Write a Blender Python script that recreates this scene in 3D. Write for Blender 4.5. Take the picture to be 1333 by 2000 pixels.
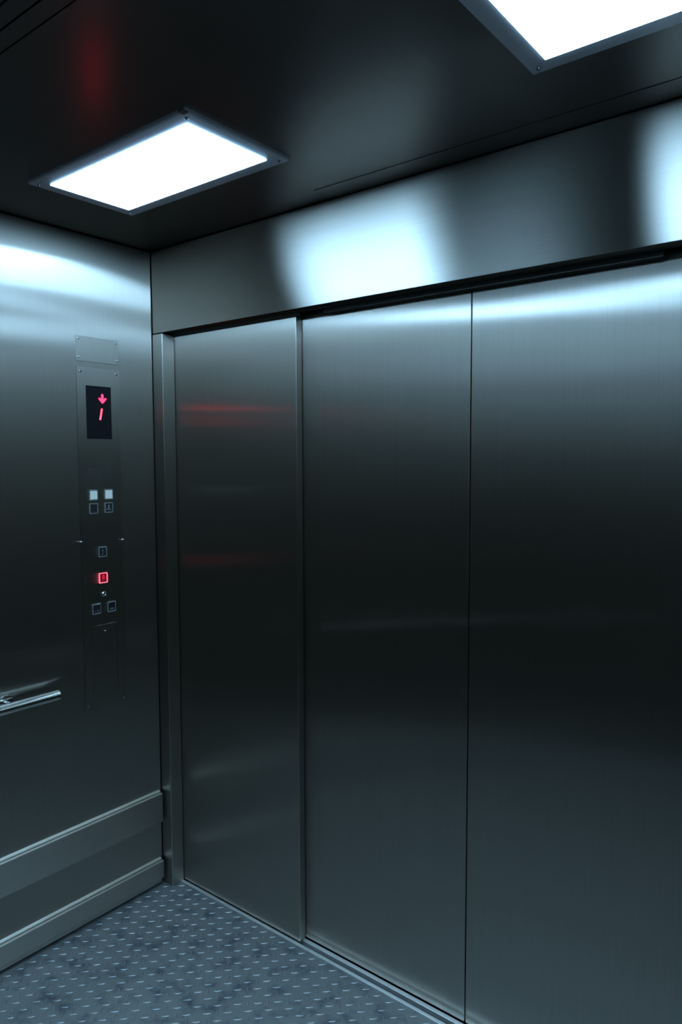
import bpy, bmesh, math, random
from mathutils import Vector, Matrix

scene = bpy.context.scene
for o in list(bpy.data.objects):
    bpy.data.objects.remove(o, do_unlink=True)
COL = scene.collection

# ------------------------------------------------------------------ camera
CAM = Vector((2.2421, -1.6963, 1.6317))
YAW, PITCH, ROLL, FPX = 0.6728, -0.0702, -0.0027, 1419.6
fw = Vector((-math.sin(YAW) * math.cos(PITCH), math.cos(YAW) * math.cos(PITCH), math.sin(PITCH)))
rt = Vector((math.cos(YAW), math.sin(YAW), 0))
up = rt.cross(fw)
rt, up = math.cos(ROLL) * rt + math.sin(ROLL) * up, -math.sin(ROLL) * rt + math.cos(ROLL) * up
cd = bpy.data.cameras.new('camera')
cd.sensor_fit = 'VERTICAL'
cd.sensor_height = 36.0
cd.lens = FPX / 2000 * 36.0
cd.clip_start = 0.02
cam = bpy.data.objects.new('camera', cd)
COL.objects.link(cam)
m = Matrix((rt, up, -fw)).transposed().to_4x4()
m.translation = CAM
cam.matrix_world = m
scene.camera = cam

# ------------------------------------------------------------------ world, exposure, lamp strength
w = bpy.data.worlds.new('world')
scene.world = w
w.use_nodes = True
w.node_tree.nodes['Background'].inputs[0].default_value = (0.0, 0.0, 0.0, 1)
w.node_tree.nodes['Background'].inputs[1].default_value = 0.0
vs = scene.view_settings
scene.display_settings.display_device = 'sRGB'
vs.view_transform = 'Standard'
vs.look = 'None'
vs.exposure = 0.0
vs.gamma = 1.0
vs.use_curve_mapping = False
LAMP_COLOR = (0.38, 0.71, 1.05)
LAMP_STRENGTH = 47.0
STEEL = (0.345, 0.31, 0.27)

# ------------------------------------------------------------------ car dimensions (metres)
W = 2.546        # car width, left wall at x = 0
D = 2.08         # car depth, front wall at y = 0, back wall at y = -D
H = 2.398        # ceiling
ZH = 2.10        # underside of the door header
JW = 0.057       # jamb width
Y1 = 0.0575      # front face of the two outer door panels
Y2 = 0.0892      # front face of the two inner door panels

# ------------------------------------------------------------------ materials
def nodes(name):
    mt = bpy.data.materials.new(name)
    mt.use_nodes = True
    nt = mt.node_tree
    nt.nodes.clear()
    out = nt.nodes.new('ShaderNodeOutputMaterial')
    return mt, nt, out

def aniso_params(a_along, a_across):
    r = math.sqrt(a_along * a_across)
    return math.sqrt(r), 1 - math.sqrt(a_along / a_across)

def brushed(name, grain, color=STEEL, a_along=0.009, a_across=0.34, broad=(0.118, 0.40), mix=0.47,
            warp=0.0034, warp_scale=1.7, streak=0.04, dist='GGX'):
    """Brushed steel. `grain` is the direction of the brushing; reflections blur across it."""
    mt, nt, out = nodes(name)
    N, L = nt.nodes, nt.links
    geo = N.new('ShaderNodeNewGeometry')
    # gentle oil-canning of the sheet
    nz = N.new('ShaderNodeTexNoise'); nz.inputs['Scale'].default_value = warp_scale
    nz.inputs['Detail'].default_value = 0.6
    L.new(geo.outputs['Position'], nz.inputs['Vector'])
    bp = N.new('ShaderNodeBump'); bp.inputs['Strength'].default_value = 1.0
    bp.inputs['Distance'].default_value = warp
    L.new(nz.outputs['Fac'], bp.inputs['Height'])
    # brushing streaks
    mp = N.new('ShaderNodeMapping')
    mp.inputs['Scale'].default_value = [3.0 if abs(g) > 0.5 else 330.0 for g in grain]
    L.new(geo.outputs['Position'], mp.inputs['Vector'])
    sz = N.new('ShaderNodeTexNoise'); sz.inputs['Scale'].default_value = 1.0
    sz.inputs['Detail'].default_value = 2.0
    L.new(mp.outputs['Vector'], sz.inputs['Vector'])
    rp = N.new('ShaderNodeMapRange')
    rp.inputs['From Min'].default_value = 0.3; rp.inputs['From Max'].default_value = 0.7
    rp.inputs['To Min'].default_value = 1 - streak; rp.inputs['To Max'].default_value = 1 + streak * 0.6
    L.new(sz.outputs['Fac'], rp.inputs['Value'])
    mc = N.new('ShaderNodeVectorMath'); mc.operation = 'SCALE'
    mc.inputs[0].default_value = color
    L.new(rp.outputs['Result'], mc.inputs['Scale'])
    tg = N.new('ShaderNodeCombineXYZ')
    for i in range(3):
        tg.inputs[i].default_value = grain[i]
    ga = N.new('ShaderNodeBsdfAnisotropic')
    ga.distribution = dist
    rough, an = aniso_params(a_along, a_across)
    ga.inputs['Roughness'].default_value = rough
    ga.inputs['Anisotropy'].default_value = an
    L.new(mc.outputs[0], ga.inputs['Color'])
    L.new(tg.outputs[0], ga.inputs['Tangent'])
    L.new(bp.outputs[0], ga.inputs['Normal'])
    gb = N.new('ShaderNodeBsdfAnisotropic')
    gb.distribution = 'BECKMANN'
    rough, an = aniso_params(*broad)
    gb.inputs['Roughness'].default_value = rough
    gb.inputs['Anisotropy'].default_value = an
    L.new(mc.outputs[0], gb.inputs['Color'])
    L.new(tg.outputs[0], gb.inputs['Tangent'])
    L.new(bp.outputs[0], gb.inputs['Normal'])
    mx = N.new('ShaderNodeMixShader'); mx.inputs[0].default_value = mix
    L.new(ga.outputs[0], mx.inputs[1]); L.new(gb.outputs[0], mx.inputs[2])
    L.new(mx.outputs[0], out.inputs[0])
    return mt

def metal(name, color, rough, metallic=1.0):
    mt, nt, out = nodes(name)
    b = nt.nodes.new('ShaderNodeBsdfPrincipled')
    b.inputs['Base Color'].default_value = (*color, 1)
    b.inputs['Metallic'].default_value = metallic
    b.inputs['Roughness'].default_value = rough
    geo = nt.nodes.new('ShaderNodeNewGeometry')
    nz = nt.nodes.new('ShaderNodeTexNoise'); nz.inputs['Scale'].default_value = 60
    nt.links.new(geo.outputs['Position'], nz.inputs['Vector'])
    rp = nt.nodes.new('ShaderNodeMapRange')
    rp.inputs['To Min'].default_value = max(0.02, rough - 0.06); rp.inputs['To Max'].default_value = rough + 0.06
    nt.links.new(nz.outputs['Fac'], rp.inputs['Value'])
    nt.links.new(rp.outputs['Result'], b.inputs['Roughness'])
    nt.links.new(b.outputs[0], out.inputs[0])
    return mt

def glow(name, color, strength):
    mt, nt, out = nodes(name)
    e = nt.nodes.new('ShaderNodeEmission')
    e.inputs[0].default_value = (*color, 1)
    e.inputs[1].default_value = strength
    nt.links.new(e.outputs[0], out.inputs[0])
    return mt

def tread_steel(name):
    mt, nt, out = nodes(name)
    N, L = nt.nodes, nt.links
    geo = N.new('ShaderNodeNewGeometry')
    b = N.new('ShaderNodeBsdfPrincipled')
    nz = N.new('ShaderNodeTexNoise'); nz.inputs['Scale'].default_value = 16; nz.inputs['Detail'].default_value = 8
    nz.inputs['Roughness'].default_value = 0.65
    L.new(geo.outputs['Position'], nz.inputs['Vector'])
    cr = N.new('ShaderNodeValToRGB')
    cr.color_ramp.elements[0].position = 0.33; cr.color_ramp.elements[0].color = (0.095, 0.105, 0.125, 1)
    cr.color_ramp.elements[1].position = 0.50; cr.color_ramp.elements[1].color = (0.23, 0.23, 0.222, 1)
    L.new(nz.outputs['Fac'], cr.inputs[0])
    # the lozenge crowns get a paler colour than the plate, blended by height
    sp = N.new('ShaderNodeSeparateXYZ'); L.new(geo.outputs['Position'], sp.inputs[0])
    mr = N.new('ShaderNodeMapRange')
    mr.inputs['From Min'].default_value = 0.0004; mr.inputs['From Max'].default_value = 0.0016
    L.new(sp.outputs['Z'], mr.inputs['Value'])
    mx = N.new('ShaderNodeMix'); mx.data_type = 'RGBA'
    L.new(mr.outputs['Result'], mx.inputs['Factor'])
    L.new(cr.outputs['Color'], mx.inputs[6])
    mx.inputs[7].default_value = (0.27, 0.27, 0.26, 1)
    L.new(mx.outputs[2], b.inputs['Base Color'])
    b.inputs['Metallic'].default_value = 0.75
    rr = N.new('ShaderNodeMapRange')
    rr.inputs['To Min'].default_value = 0.36; rr.inputs['To Max'].default_value = 0.55
    L.new(nz.outputs['Fac'], rr.inputs['Value'])
    L.new(rr.outputs['Result'], b.inputs['Roughness'])
    n2 = N.new('ShaderNodeTexNoise'); n2.inputs['Scale'].default_value = 220; n2.inputs['Detail'].default_value = 3
    L.new(geo.outputs['Position'], n2.inputs['Vector'])
    bp = N.new('ShaderNodeBump'); bp.inputs['Strength'].default_value = 0.25; bp.inputs['Distance'].default_value = 0.0008
    L.new(n2.outputs['Fac'], bp.inputs['Height']); L.new(bp.outputs[0], b.inputs['Normal'])
    L.new(b.outputs[0], out.inputs[0])
    return mt

X, Y, Z = (1, 0, 0), (0, 1, 0), (0, 0, 1)
M_DOOR = brushed('brushed_door_steel', Z)
M_WALL = brushed('brushed_wall_steel', Z, warp=0.0015, a_across=0.55, broad=(0.118, 0.55))
M_FASCIA = brushed('brushed_header_steel', X, color=(0.295, 0.265, 0.232), a_along=0.048, a_across=0.36, broad=(0.06, 0.3), mix=0.05, dist='BECKMANN', warp=0.0008)
M_JAMB = brushed('brushed_jamb_steel', Z, warp=0.0002, a_along=0.02)
M_BAND = brushed('brushed_bumper_steel', Y, color=(0.47, 0.425, 0.375), warp=0.0004, a_along=0.10, a_across=0.30, broad=(0.2, 0.3), mix=0.5)
M_CEIL = brushed('brushed_ceiling_steel', Y, color=(0.245, 0.23, 0.215), a_along=0.055, a_across=0.06, broad=(0.2, 0.2), mix=0.3, warp=0.0006)
M_PLATE = brushed('brushed_panel_steel', Z, warp=0.0002, a_along=0.04, a_across=0.45, broad=(0.1, 0.5), mix=0.5)
M_REAR = brushed('satin_rear_steel', Z, color=(0.05, 0.046, 0.04), warp=0.0004, a_along=0.25, a_across=0.35, broad=(0.35, 0.35), mix=0.5)
M_REARHEAD = brushed('rear_header_steel', X, color=(0.20, 0.205, 0.20), a_along=0.035, a_across=0.35, broad=(0.08, 0.5), mix=0.5)
M_FLOOR = tread_steel('tread_plate_steel')
M_TRACK = metal('dark_header_steel', (0.075, 0.075, 0.07), 0.5)
M_BLACK = metal('black_gap', (0.012, 0.013, 0.014), 0.8, 0.0)
M_SILL = metal('aluminium_sill', (0.88, 0.86, 0.82), 0.46)
M_CHROME = metal('polished_rail_steel', (0.42, 0.41, 0.39), 0.15)
M_SCREW = metal('screw_steel', (0.65, 0.67, 0.68), 0.22)
M_DSCREW = metal('dark_screw_steel', (0.16, 0.18, 0.20), 0.35)
M_FRAME = metal('lamp_frame_steel', (0.52, 0.52, 0.56), 0.5)
M_SCREEN = metal('black_display_glass', (0.005, 0.004, 0.005), 0.35, 0.0)
M_SCREEN.node_tree.nodes['Principled BSDF'].inputs['Specular IOR Level'].default_value = 0.12
M_BUTTON = metal('dark_button_steel', (0.07, 0.07, 0.075), 0.4)
M_BUTTONRIM = metal('button_rim_steel', (0.85, 0.85, 0.84), 0.30)
M_WHITE = glow('lit_white_button', (0.33, 0.56, 0.68), 0.75)
M_MARK = metal('engraved_mark', (0.55, 0.58, 0.60), 0.5)
M_LAMP = glow('lamp_diffuser_light', LAMP_COLOR, LAMP_STRENGTH)
M_RED = glow('red_led', (1.0, 0.008, 0.028), 14.0)
M_REDCORE = glow('pink_led_segment', (1.0, 0.018, 0.040), 12.5)
M_REDRIM = glow('red_lit_rim', (1.0, 0.16, 0.26), 1.7)
M_REDNUM = glow('red_lit_number', (1.0, 0.03, 0.10), 1.2)
M_REDFACE = glow('red_lit_button_face', (0.16, 0.002, 0.012), 1.0)

# ------------------------------------------------------------------ mesh helpers
def box(bm, x0, x1, y0, y1, z0, z1, bev=0.0, seg=2, mi=0):
    c = [(x, y, z) for z in (z0, z1) for y in (y0, y1) for x in (x0, x1)]
    v = [bm.verts.new(p) for p in c]
    fs = [bm.faces.new([v[i] for i in f]) for f in
          ((0, 2, 3, 1), (4, 5, 7, 6), (0, 1, 5, 4), (2, 6, 7, 3), (0, 4, 6, 2), (1, 3, 7, 5))]
    for f in fs:
        f.material_index = mi
    if bev > 0:
        es = list({e for f in fs for e in f.edges})
        bmesh.ops.bevel(bm, geom=es, offset=bev, segments=seg, affect='EDGES', profile=0.5, material=-1)

def quad(bm, pts, mi=0):
    f = bm.faces.new([bm.verts.new(p) for p in pts])
    f.material_index = mi

def prism(bm, prof, axis, a, b, mi=0):
    """Extrude a 2-D outline along an axis: axis 0 -> prof is (y,z), axis 1 -> (x,z), axis 2 -> (x,y)."""
    def P(t, p):
        q = list(p); q.insert(axis, t); return tuple(q)
    va = [bm.verts.new(P(a, p)) for p in prof]
    vb = [bm.verts.new(P(b, p)) for p in prof]
    n = len(prof)
    fs = [bm.faces.new(va[::-1]), bm.faces.new(vb)]
    for i in range(n):
        fs.append(bm.faces.new((va[i], va[(i + 1) % n], vb[(i + 1) % n], vb[i])))
    for f in fs:
        f.material_index = mi

def tube(bm, p0, p1, r, seg=24, r1=None):
    p0, p1 = Vector(p0), Vector(p1)
    d = (p1 - p0)
    q = d.to_track_quat('Z', 'Y').to_matrix().to_4x4()
    mt = Matrix.Translation((p0 + p1) / 2) @ q
    bmesh.ops.create_cone(bm, cap_ends=True, cap_tris=False, segments=seg, radius1=r, radius2=r if r1 is None else r1,
                          depth=d.length, matrix=mt)

def lathe(bm, prof, origin, axis, seg=20):
    """Revolve (radius, height) pairs about an axis direction through origin."""
    a = Vector(axis).normalized(); o = Vector(origin)
    u = a.orthogonal().normalized(); v = a.cross(u)
    rings = []
    for r, h in prof:
        if r < 1e-6:
            rings.append([bm.verts.new(o + a * h)])
        else:
            rings.append([bm.verts.new(o + a * h + (u * math.cos(2 * math.pi * i / seg) + v * math.sin(2 * math.pi * i / seg)) * r)
                          for i in range(seg)])
    for A, B in zip(rings, rings[1:]):
        for i in range(seg):
            j = (i + 1) % seg
            if len(A) == 1 and len(B) == 1: continue
            if len(A) == 1: bm.faces.new((A[0], B[i], B[j]))
            elif len(B) == 1: bm.faces.new((A[i], A[j], B[0]))
            else: bm.faces.new((A[i], A[j], B[j], B[i]))

def obj(name, bm, mats, parent=None, smooth=False):
    bmesh.ops.recalc_face_normals(bm, faces=bm.faces)
    me = bpy.data.meshes.new(name)
    bm.to_mesh(me); bm.free()
    for mt in (mats if isinstance(mats, (list, tuple)) else [mats]):
        me.materials.append(mt)
    if smooth:
        me.shade_smooth()
        me.set_sharp_from_angle(angle=math.radians(35))
    o = bpy.data.objects.new(name, me)
    COL.objects.link(o)
    if parent:
        o.parent = parent
        if parent.type == 'EMPTY':
            o.location = -parent.location
    return o

def thing(name, label, cat, loc, group=None):
    o = bpy.data.objects.new(name, None)
    o.empty_display_size = 0.05
    COL.objects.link(o)
    o.location = loc
    o['label'] = label; o['category'] = cat
    if group: o['group'] = group
    return o

def struct(name, bm, mats, smooth=False):
    o = obj(name, bm, mats, None, smooth)
    o['kind'] = 'structure'
    return o

# ------------------------------------------------------------------ floor: tread plate with raised lozenges
bm = bmesh.new()
box(bm, -0.02, W + 0.02, -D - 0.02, 0.042, -0.012, 0.0)
PX, PY = 0.02215, 0.0207
LL, LW, LH = 0.0135, 0.0034, 0.0014
i0, i1 = int(0.012 / PX) + 1, int((W - 0.012) / PX)
for j in range(-102, 3):
    y = 0.024 + j * PY - PY
    if y > 0.03 or y < -D + 0.02: continue
    for i in range(i0, i1 + 1):
        if (i + j) % 2: continue
        x = 0.0125 + i * PX
        if x > W - 0.015: continue
        s = 1 if (j % 2) else -1
        ax = Vector((0.7071, 0.7071 * s)); bx = Vector((-ax.y, ax.x))
        c = Vector((x, y))
        def pt(t, q, h):
            p = c + ax * (t * LL) + bx * (q * LW)
            return bm.verts.new((p.x, p.y, h))
        base = [pt(-1, 0, 0.0001), pt(-.5, -.78, 0.0001), pt(0, -1, 0.0001), pt(.5, -.78, 0.0001),
                pt(1, 0, 0.0001), pt(.5, .78, 0.0001), pt(0, 1, 0.0001), pt(-.5, .78, 0.0001)]
        top = [pt(-.72, 0, LH * .75), pt(-.38, -.42, LH), pt(0, -.55, LH), pt(.38, -.42, LH),
               pt(.72, 0, LH * .75), pt(.38, .42, LH), pt(0, .55, LH), pt(-.38, .42, LH)]
        for k in range(8):
            bm.faces.new((base[k], base[(k + 1) % 8], top[(k + 1) % 8], top[k]))
        bm.faces.new(top)
floor = struct('floor', bm, M_FLOOR)

# ------------------------------------------------------------------ ceiling: brushed sheets with fine joints under a closed roof
bm = bmesh.new()
box(bm, -0.08, W + 0.08, -D - 0.2, 0.2, H + 0.012, H + 0.04, mi=1)
ZC = H
yb = -D + 0.004
for a, b, dz in ((yb, -1.053, 0), (-1.049, -1.017, 0.001), (-1.013, -0.980, 0.001), (-0.978, -0.004, 0)):
    box(bm, 0.004, W - 0.004, a, b, ZC + dz, H + 0.012, bev=0.0006, seg=1)
# the thin edge strip along the door header
box(bm, 0.86, W - 0.02, -0.083, -0.0045, ZC - 0.0012, ZC + 0.004)
struct('ceiling', bm, [M_CEIL, M_BLACK])

# ------------------------------------------------------------------ side walls
def side_wall(name, x_in, sgn):
    bm = bmesh.new()
    box(bm, *sorted((x_in, x_in - sgn * 0.03)), -D + 0.003, -0.003, 0.008, H - 0.004, bev=0.0008, seg=1)
    box(bm, *sorted((x_in - sgn * 0.03, x_in - sgn * 0.06)), -D - 0.2, 0.2, -0.02, H + 0.012, mi=1)
    return struct(name, bm, [M_WALL, M_BLACK])
side_wall('wall_left', 0.0, 1)
side_wall('wall_right', W, -1)

def band(name, x_in, sgn, z0, z1, foot):
    bm = bmesh.new()
    p = 0.022
    prof = [(0, z0), (p - 0.002, z0), (p, z0 + 0.002), (p, z1 - 0.004), (p - 0.001, z1 - 0.002), (p - 0.003, z1 - 0.001), (p - 0.009, z1 - 0.0005), (p - 0.0095, z1 - 0.003), (p - 0.0115, z1 - 0.003), (p - 0.012, z1 + 0.001), (0.004, z1 + 0.0035), (0.001, z1 + 0.006), (0, z1 + 0.006)]
    prism(bm, [(x_in + sgn * x, z) for x, z in prof], 1, -D + 0.02, -0.012)
    if foot:
        prism(bm, [(x_in, 0.008), (x_in + sgn * 0.008, 0.008), (x_in + sgn * 0.008, z0), (x_in, z0)], 1, -D + 0.02, -0.016)
    return struct(name, bm, M_BAND)
band('trim_1', 0.0, 1, 0.252, 0.366, False)
band('baseboard_left', 0.0, 1, 0.030, 0.099, True)
band('trim_2', W, -1, 0.252, 0.366, False)
band('baseboard_right', W, -1, 0.030, 0.099, True)

# ------------------------------------------------------------------ door ends: header, jambs, soffit, panels, sill
def door_end(back):
    F = (lambda y: -D - y) if back else (lambda y: y)
    def bx(bm, x0, x1, y0, y1, z0, z1, **k):
        a, b = sorted((F(y0), F(y1)))
        box(bm, x0, x1, a, b, z0, z1, **k)
    side = 'back' if back else 'front'
    bm = bmesh.new()
    bx(bm, 0.003, W - 0.003, 0.0, 0.03, ZH, H - 0.003, bev=0.0012, seg=2)
    struct('wall_' + side, bm, M_REARHEAD if back else M_FASCIA)
    # left and right jambs
    for k, (a, b) in enumerate(((0.0, JW), (W - JW, W))):
        bm = bmesh.new()
        bx(bm, a, b, 0.0, Y1 - 0.0015, 0.0, ZH - 0.002, bev=0.003, seg=3)
        struct('trim_%d' % (5 + k if back else 3 + k), bm, M_JAMB)
    # soffit: folded lip, groove, hanger strip with its two cut-outs, closed box behind
    XC = 1.2731
    bm = bmesh.new()
    bx(bm, 0.003, W - 0.003, 0.03, 0.052, ZH + 0.001, ZH + 0.012)
    for a, b in ((JW, 0.688), (2 * XC - 0.688, W - JW)):
        bx(bm, a, b, 0.046, Y1 - 0.002, ZH - 0.008, ZH + 0.004)
    bx(bm, 0.775, 2 * XC - 0.775, 0.058, Y2 - 0.004, ZH - 0.012, ZH + 0.006)
    bx(bm, -0.03, W + 0.03, 0.03, 0.2, ZH + 0.07, H + 0.012, mi=1)
    bx(bm, -0.03, W + 0.03, 0.15, 0.2, -0.06, ZH + 0.07, mi=1)
    struct('trim_%d' % (8 if back else 7), bm, [M_TRACK, M_BLACK])
    # four telescopic door panels
    n0 = 4 if back else 0
    g = 0.0016
    for k, (a, b, y) in enumerate(((0.02, 0.6625, Y1), (0.645, XC - g, Y2), (XC + g, 2 * XC - 0.645, Y2), (2 * XC - 0.6625, W - 0.02, Y1))):
        bm = bmesh.new()
        bx(bm, a, b, y, y + 0.029, 0.0042, ZH + 0.03, bev=0.0030, seg=5)
        struct('door_%d' % (n0 + k + 1), bm, M_REAR if back else M_DOOR)
    # grooved sill
    bm = bmesh.new()
    bx(bm, 0.0, W, 0.042, 0.15, -0.03, -0.012, mi=1)
    bx(bm, JW * 0.6, W - JW * 0.6, 0.0425, 0.0535, -0.012, 0.0030, bev=0.0006, seg=2)
    bx(bm, JW, W - JW, 0.0535, 0.060, -0.012, -0.003)
    bx(bm, JW, W - JW, 0.0715, 0.0855, -0.012, 0.0032, bev=0.0006, seg=2)
    struct('trim_%d' % (10 if back else 9), bm, [M_SILL, M_BLACK])
door_end(False)
door_end(True)

# ------------------------------------------------------------------ ceiling lights
def lamp_parts(root):
    hx, hy, fx, fy = 0.2885, 0.1265, 0.331, 0.168
    T = Matrix.Translation
    bm = bmesh.new()
    # mitred frame: a shallow sloping tray from the ceiling down to the diffuser
    def ring(x, y, z): return [bm.verts.new(p) for p in ((-x, -y, z), (x, -y, z), (x, y, z), (-x, y, z))]
    R = [ring(fx, fy, 0.0), ring(fx, fy, -0.007), ring(fx - 0.003, fy - 0.003, -0.010), ring(hx + 0.0006, hy + 0.0006, -0.0095), ring(hx + 0.0006, hy + 0.0006, 0.0)]
    for A, B in zip(R, R[1:]):
        for i in range(4):
            bm.faces.new((A[i], A[(i + 1) % 4], B[(i + 1) % 4], B[i]))
    parts = [('frame', bm, M_FRAME, False)]
    bm = bmesh.new()
    box(bm, -hx + 0.0003, hx - 0.0003, -hy + 0.0003, hy - 0.0003, -0.0112, -0.004)
    parts.append(('diffuser', bm, M_LAMP, False))
    for sx, sy in ((-1, -1), (1, -1), (1, 1), (-1, 1)):
        bm = bmesh.new()
        lathe(bm, [(0.0, -0.0045), (0.002, -0.0042), (0.0038, -0.0022), (0.004, 0.0), (0.0, 0.0)],
              (sx * (fx - 0.02), sy * (fy - 0.02), -0.0105), (0, 0, 1), 12)
        parts.append(('screw', bm, M_DSCREW, True))
    out = []
    for n, b, mt, sm in parts:
        o = obj(n, b, mt, None, sm); o.parent = root; out.append(o)
    # small bent clip at the rear corner
    bm = bmesh.new()
    box(bm, fx - 0.012, fx + 0.004, -fy - 0.010, -fy + 0.006, -0.012, -0.009)
    box(bm, fx - 0.012, fx + 0.004, -fy - 0.010, -fy - 0.007, -0.009, 0.0)
    o = obj('corner_clip', bm, M_SCREW, None); o.parent = root; out.append(o)
    return out

GL = 'square-edged ceiling lights'
lamp_spots = [((0.6315, -0.4615), 'rectangular ceiling light seen whole near the left wall, cold white diffuser'),
              ((1.943, -0.4615), 'rectangular ceiling light cut off by the top right corner of the photo'),
              ((0.6315, -D + 0.4615), 'rear left rectangular ceiling light, out of frame behind the ceiling joint'),
              ((1.943, -D + 0.4615), 'rear right rectangular ceiling light, out of frame above the camera')]
root0 = None
for k, ((x, y), lab) in enumerate(lamp_spots):
    if k == 0:
        root0 = thing('ceiling_light', lab, 'ceiling light', (x, y, H), GL)
        lamp_parts(root0)
    else:
        r = root0.copy(); COL.objects.link(r)
        r.location = (x, y, H); r['label'] = lab
        for ch in root0.children:
            c = ch.copy(); COL.objects.link(c); c.parent = r

# ------------------------------------------------------------------ handrails on the side walls
def handrail(x_in, sgn, label):
    yr, zr, off, r = -0.4475, 0.868, 0.060, 0.0175
    x = x_in + sgn * off
    t = thing('handrail', label, 'handrail', (x_in, -D / 2, zr))
    y_end = -D - yr
    bm = bmesh.new()
    tube(bm, (x, yr - 0.004, zr), (x, y_end + 0.004, zr), r, 32)
    obj('rail_bar', bm, M_CHROME, t, True)
    for ye, d in ((yr, 1), (y_end, -1)):
        bm = bmesh.new()
        lathe(bm, [(r, -0.004), (r, -0.0012), (r - 0.0016, 0.0), (0.0, 0.0006)], (x, ye, zr), (0, d, 0), 32)
        obj('end_cap', bm, M_CHROME, t, True)
    for yy in (-0.595, -D / 2, -D + 0.595):
        bm = bmesh.new()
        tube(bm, (x_in + sgn * 0.003, yy, zr), (x - sgn * 0.012, yy, zr), 0.0085, 20)
        br = obj('bracket', bm, M_CHROME, t, True)
        bm = bmesh.new()
        lathe(bm, [(0.0, 0.0), (0.026, 0.0), (0.026, 0.003), (0.022, 0.005), (0.0, 0.005)], (x_in, yy, zr), (sgn, 0, 0), 28)
        obj('wall_flange', bm, M_CHROME, br, True)
handrail(0.0, 1, 'round polished steel handrail ending left of the button panel')

# ------------------------------------------------------------------ blank cover plate above the button panel
t = thing('cover_plate', 'small blank steel cover plate with four screws above the button panel', 'cover plate', (0, -0.232, 1.972))
bm = bmesh.new()
box(bm, 0.0, 0.0022, -0.3155, -0.149, 1.972, 2.056, bev=0.0006, seg=1)
obj('plate', bm, M_PLATE, t)
def screw(parent, y, z, x=0.0022, r=0.0042, mt=None, h=0.0022, name='screw'):
    bm = bmesh.new()
    lathe(bm, [(r, 0.0), (r, h * 0.3), (r * 0.8, h * 0.8), (r * 0.35, h), (0.0, h)], (x, y, z), (1, 0, 0), 16)
    return obj(name, bm, mt or M_SCREW, parent, True)
for y in (-0.3065, -0.158):
    for z in (1.984, 2.0465):
        screw(t, y, z, h=0.0034)

# ------------------------------------------------------------------ car operating panel
PT = 0.003
panel = thing('control_panel', 'tall narrow steel button panel with red floor display on the left wall', 'elevator control panel', (0, -0.232, 0.761))
YA, YB, ZA, ZB = -0.3155, -0.149, 0.761, 1.953
DY0, DY1, DZ0, DZ1 = -0.2825, -0.1835, 1.7095, 1.8915
AY0, AY1, AZ0, AZ1 = -0.2815, -0.1830, 0.800, 1.057
bm = bmesh.new()
# face plate, cut round the display window and the access door
e = 0.0008
box(bm, 0.0, PT, YA, DY0, DZ0, ZB)
box(bm, 0.0, PT, DY1, YB, DZ0, ZB)
box(bm, 0.0, PT, DY0, DY1, DZ1, ZB)
box(bm, 0.0, PT, YA, YB, AZ1 + e, DZ0)
box(bm, 0.0, PT, YA, AY0 - e, ZA, AZ1 + e)
box(bm, 0.0, PT, AY1 + e, YB, ZA, AZ1 + e)
box(bm, 0.0, PT, AY0 - e, AY1 + e, ZA, AZ0 - e)
# sharp folded top and left edges
obj('face_plate', bm, M_PLATE, panel)

bm = bmesh.new()
box(bm, 0.0002, 0.0021, DY0 + 0.0003, DY1 - 0.0003, DZ0 + 0.0003, DZ1 - 0.0003)
disp = obj('display_screen', bm, M_SCREEN, panel)

def stroke(bm, pts, wd, x0, x1, cap=6):
    """Rounded thick line through (y, z) points, a flat raised bar."""
    for (ya, za), (yb_, zb_) in zip(pts, pts[1:]):
        a, b = Vector((ya, za)), Vector((yb_, zb_))
        d = (b - a).normalized(); ang = math.atan2(d.y, d.x)
        prof = []
        for c, s0 in ((b, -math.pi / 2), (a, math.pi / 2)):
            for k in range(cap + 1):
                th = ang + s0 + math.pi * k / cap
                prof.append((c.x + wd / 2 * math.cos(th), c.y + wd / 2 * math.sin(th)))
        prism(bm, prof, 0, x0, x1)

xs0, xs1 = 0.0021, 0.0026
bm = bmesh.new()
stroke(bm, [(-0.2180, 1.8615), (-0.2180, 1.838)], 0.0085, xs0, xs1)
o1 = stroke(bm, [(-0.2290, 1.8490), (-0.2175, 1.8375)], 0.0075, xs0, xs1 + 0.0001)
stroke(bm, [(-0.2060, 1.8490), (-0.2175, 1.8375)], 0.0075, xs0, xs1 + 0.0002)
a = obj('down_arrow', bm, M_RED, disp); a['label'] = 'glowing red down arrow'
bm = bmesh.new()
stroke(bm, [(-0.2210, 1.8125), (-0.2240, 1.7985)], 0.0066, xs0, xs1)
stroke(bm, [(-0.2248, 1.7935), (-0.2282, 1.7785)], 0.0066, xs0, xs1)
a = obj('floor_digit', bm, M_REDCORE, disp); a['label'] = 'glowing red digit 1'

# speaker grille: rows of small holes
bm = bmesh.new()
for row, (n0, n1) in enumerate(((1, 11), (0, 12), (0, 12), (0, 12))):
    for k in range(n0, n1):
        y = -0.2860 + k * 0.00885; z = 1.6055 - row * 0.0103
        tube(bm, (PT - 0.0005, y, z), (PT + 0.0002, y, z), 0.0022, 10)
obj('speaker_grille', bm, M_BLACK, panel)

def frame_ring(bm, y, z, ho, hv, t_, x0, x1):
    box(bm, x0, x1, y - ho, y + ho, z + hv - t_, z + hv)
    box(bm, x0, x1, y - ho, y + ho, z - hv, z - hv + t_)
    box(bm, x0, x1, y - ho, y - ho + t_, z - hv + t_, z + hv - t_)
    box(bm, x0, x1, y + ho - t_, y + ho, z - hv + t_, z + hv - t_)

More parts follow.
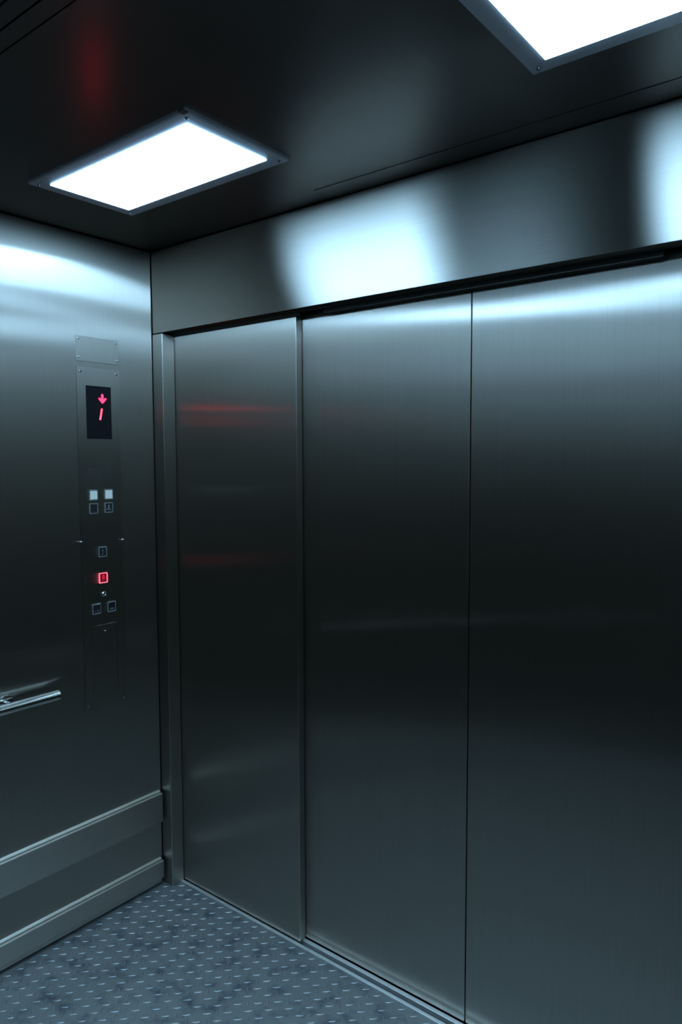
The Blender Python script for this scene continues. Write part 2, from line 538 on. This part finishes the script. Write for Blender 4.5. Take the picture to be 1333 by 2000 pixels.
def button(y, z, face, rim, label, marks=None, mark_mat=None, recess=False, mark_name='mark'):
    bm = bmesh.new()
    box(bm, PT, PT + (0.0022 if recess else 0.0032), y - 0.0135, y + 0.0135, z - 0.0145, z + 0.0145, bev=0.001, seg=2)
    b = obj('button', bm, face, panel)
    b['label'] = label
    bm = bmesh.new()
    frame_ring(bm, y, z, 0.0165, 0.0180, 0.0026, PT, PT + 0.0056)
    bmesh.ops.bevel(bm, geom=list(bm.edges), offset=0.0009, segments=2, affect='EDGES')
    obj('button_rim', bm, rim, b)
    if marks:
        bm = bmesh.new()
        marks(bm, y, z)
        obj(mark_name, bm, mark_mat or M_MARK, b)
    return b
XM0, XM1 = PT + 0.0030, PT + 0.0035
def mk_zero(bm, y, z):
    zc = z + 0.0035
    pts = [(y + 0.0030 * math.cos(t_), zc + 0.0062 * math.sin(t_)) for t_ in [2 * math.pi * k / 14 for k in range(15)]]
    stroke(bm, pts, 0.0020, XM0, XM1, 3)
def dots(spots):
    def f(bm, y, z):
        for dy, dz in spots:
            tube(bm, (XM0, y + dy, z + dz), (XM1, y + dy, z + dz), 0.0011, 8)
    return f
def mk_one(bm, y, z):
    stroke(bm, [(y - 0.0025, z + 0.0065), (y + 0.0005, z + 0.009), (y + 0.0005, z - 0.001)], 0.0013, XM0, XM1, 3)
    stroke(bm, [(y + 0.002, z - 0.0055), (y - 0.0015, z - 0.0055), (y - 0.0035, z - 0.010), (y - 0.0005, z - 0.0085)], 0.0012, XM0, XM1, 3)
def mk_open(bm, y, z):
    for s in (-1, 1):
        stroke(bm, [(y + s * 0.003, z - 0.0045), (y + s * 0.0062, z - 0.0072), (y + s * 0.003, z - 0.0100)], 0.0013, XM0, XM1, 3)
def mk_close(bm, y, z):
    for s in (-1, 1):
        stroke(bm, [(y + s * 0.0055, z - 0.0040), (y + s * 0.0015, z - 0.0068), (y + s * 0.0055, z - 0.0096)], 0.0018, XM0, XM1, 3)
def mk_bell(bm, y, z):
    stroke(bm, [(y - 0.005, z - 0.006), (y - 0.003, z - 0.003), (y - 0.003, z + 0.002), (y, z + 0.005), (y + 0.003, z + 0.002), (y + 0.003, z - 0.003), (y + 0.005, z - 0.006), (y - 0.005, z - 0.006)], 0.0012, XM0, XM1, 3)
def mk_person(bm, y, z):
    tube(bm, (XM0, y, z + 0.0065), (XM1, y, z + 0.0065), 0.0030, 12)
    stroke(bm, [(y - 0.0045, z + 0.0005), (y + 0.0035, z + 0.0005)], 0.0018, XM0, XM1, 3)
    stroke(bm, [(y + 0.0005, z + 0.0005), (y - 0.002, z - 0.0045), (y + 0.003, z - 0.009)], 0.0018, XM0, XM1, 3)
    stroke(bm, [(y + 0.0045, z - 0.002), (y + 0.0075, z - 0.008)], 0.0016, XM0, XM1, 3)
    tube(bm, (XM0, y - 0.0075, z - 0.0055), (XM1, y - 0.0075, z - 0.0055), 0.0020, 12)

button(-0.2650, 1.5160, M_WHITE, M_BUTTONRIM, 'left blank indicator square, lit pale blue')
button(-0.2050, 1.5165, M_WHITE, M_BUTTONRIM, 'right blank indicator square, lit pale blue')
button(-0.2655, 1.4690, M_BUTTON, M_BUTTONRIM, 'dark square button with alarm symbol', mk_bell, M_BLACK, mark_name='alarm_symbol')
button(-0.2055, 1.4695, M_BUTTON, M_BUTTONRIM, 'dark square button with figure symbol', mk_person, mark_name='figure_symbol')
button(-0.2345, 1.3150, M_BUTTON, M_BUTTONRIM, 'unlit floor button 1', mk_one, mark_name='floor_number')
b0 = button(-0.2345, 1.2230, M_REDFACE, M_REDRIM, 'floor button 0 lit red', mk_zero, M_REDNUM, mark_name='floor_number')
bm = bmesh.new(); dots([(-0.0055, -0.0065), (-0.001, -0.0065), (0.0035, -0.0065), (-0.001, -0.009)])(bm, -0.2345, 1.2230)
obj('braille', bm, M_MARK, b0)
button(-0.2640, 1.1165, M_BUTTON, M_BUTTONRIM, 'door open button', mk_open, mark_name='door_symbol')
button(-0.2035, 1.1160, M_BUTTON, M_BUTTONRIM, 'door close button', mk_close, mark_name='door_symbol')

# key switch
bm = bmesh.new()
lathe(bm, [(0.0085, 0.0), (0.0085, 0.0025), (0.0072, 0.0040), (0.0050, 0.0040), (0.0045, 0.0015), (0.0, 0.0015)], (PT, -0.2315, 1.165), (1, 0, 0), 24)
ks = obj('key_switch', bm, M_SCREW, panel, True)
bm = bmesh.new()
box(bm, PT + 0.0013, PT + 0.0020, -0.2325, -0.2305, 1.1620, 1.1680)
obj('keyhole', bm, M_BLACK, ks)

# access door in the lower part of the plate
bm = bmesh.new()
box(bm, 0.0, PT - 0.0002, AY0, AY1, AZ0, AZ1, bev=0.0002, seg=1)
acc = obj('access_door', bm, M_PLATE, panel)
s = screw(acc, -0.2300, 1.032, x=PT + 0.0002, r=0.0034, h=0.0026, name='lock_screw')
for y, z in ((-0.3010, 1.9375), (-0.1610, 1.9375), (-0.3020, 0.776), (-0.1600, 0.772)):
    screw(panel, y, z, x=PT, r=0.0045, mt=M_DSCREW, h=0.0014)
for y, z in ((-0.3155, 1.3560), (-0.1500, 1.3500)):
    bm = bmesh.new()
    lathe(bm, [(0.0045, 0.0), (0.0045, 0.005), (0.003, 0.0075), (0.0, 0.008)], (0.0005, y, z), (1, 0, 0), 16)
    obj('edge_stud', bm, M_SCREW, panel, True)
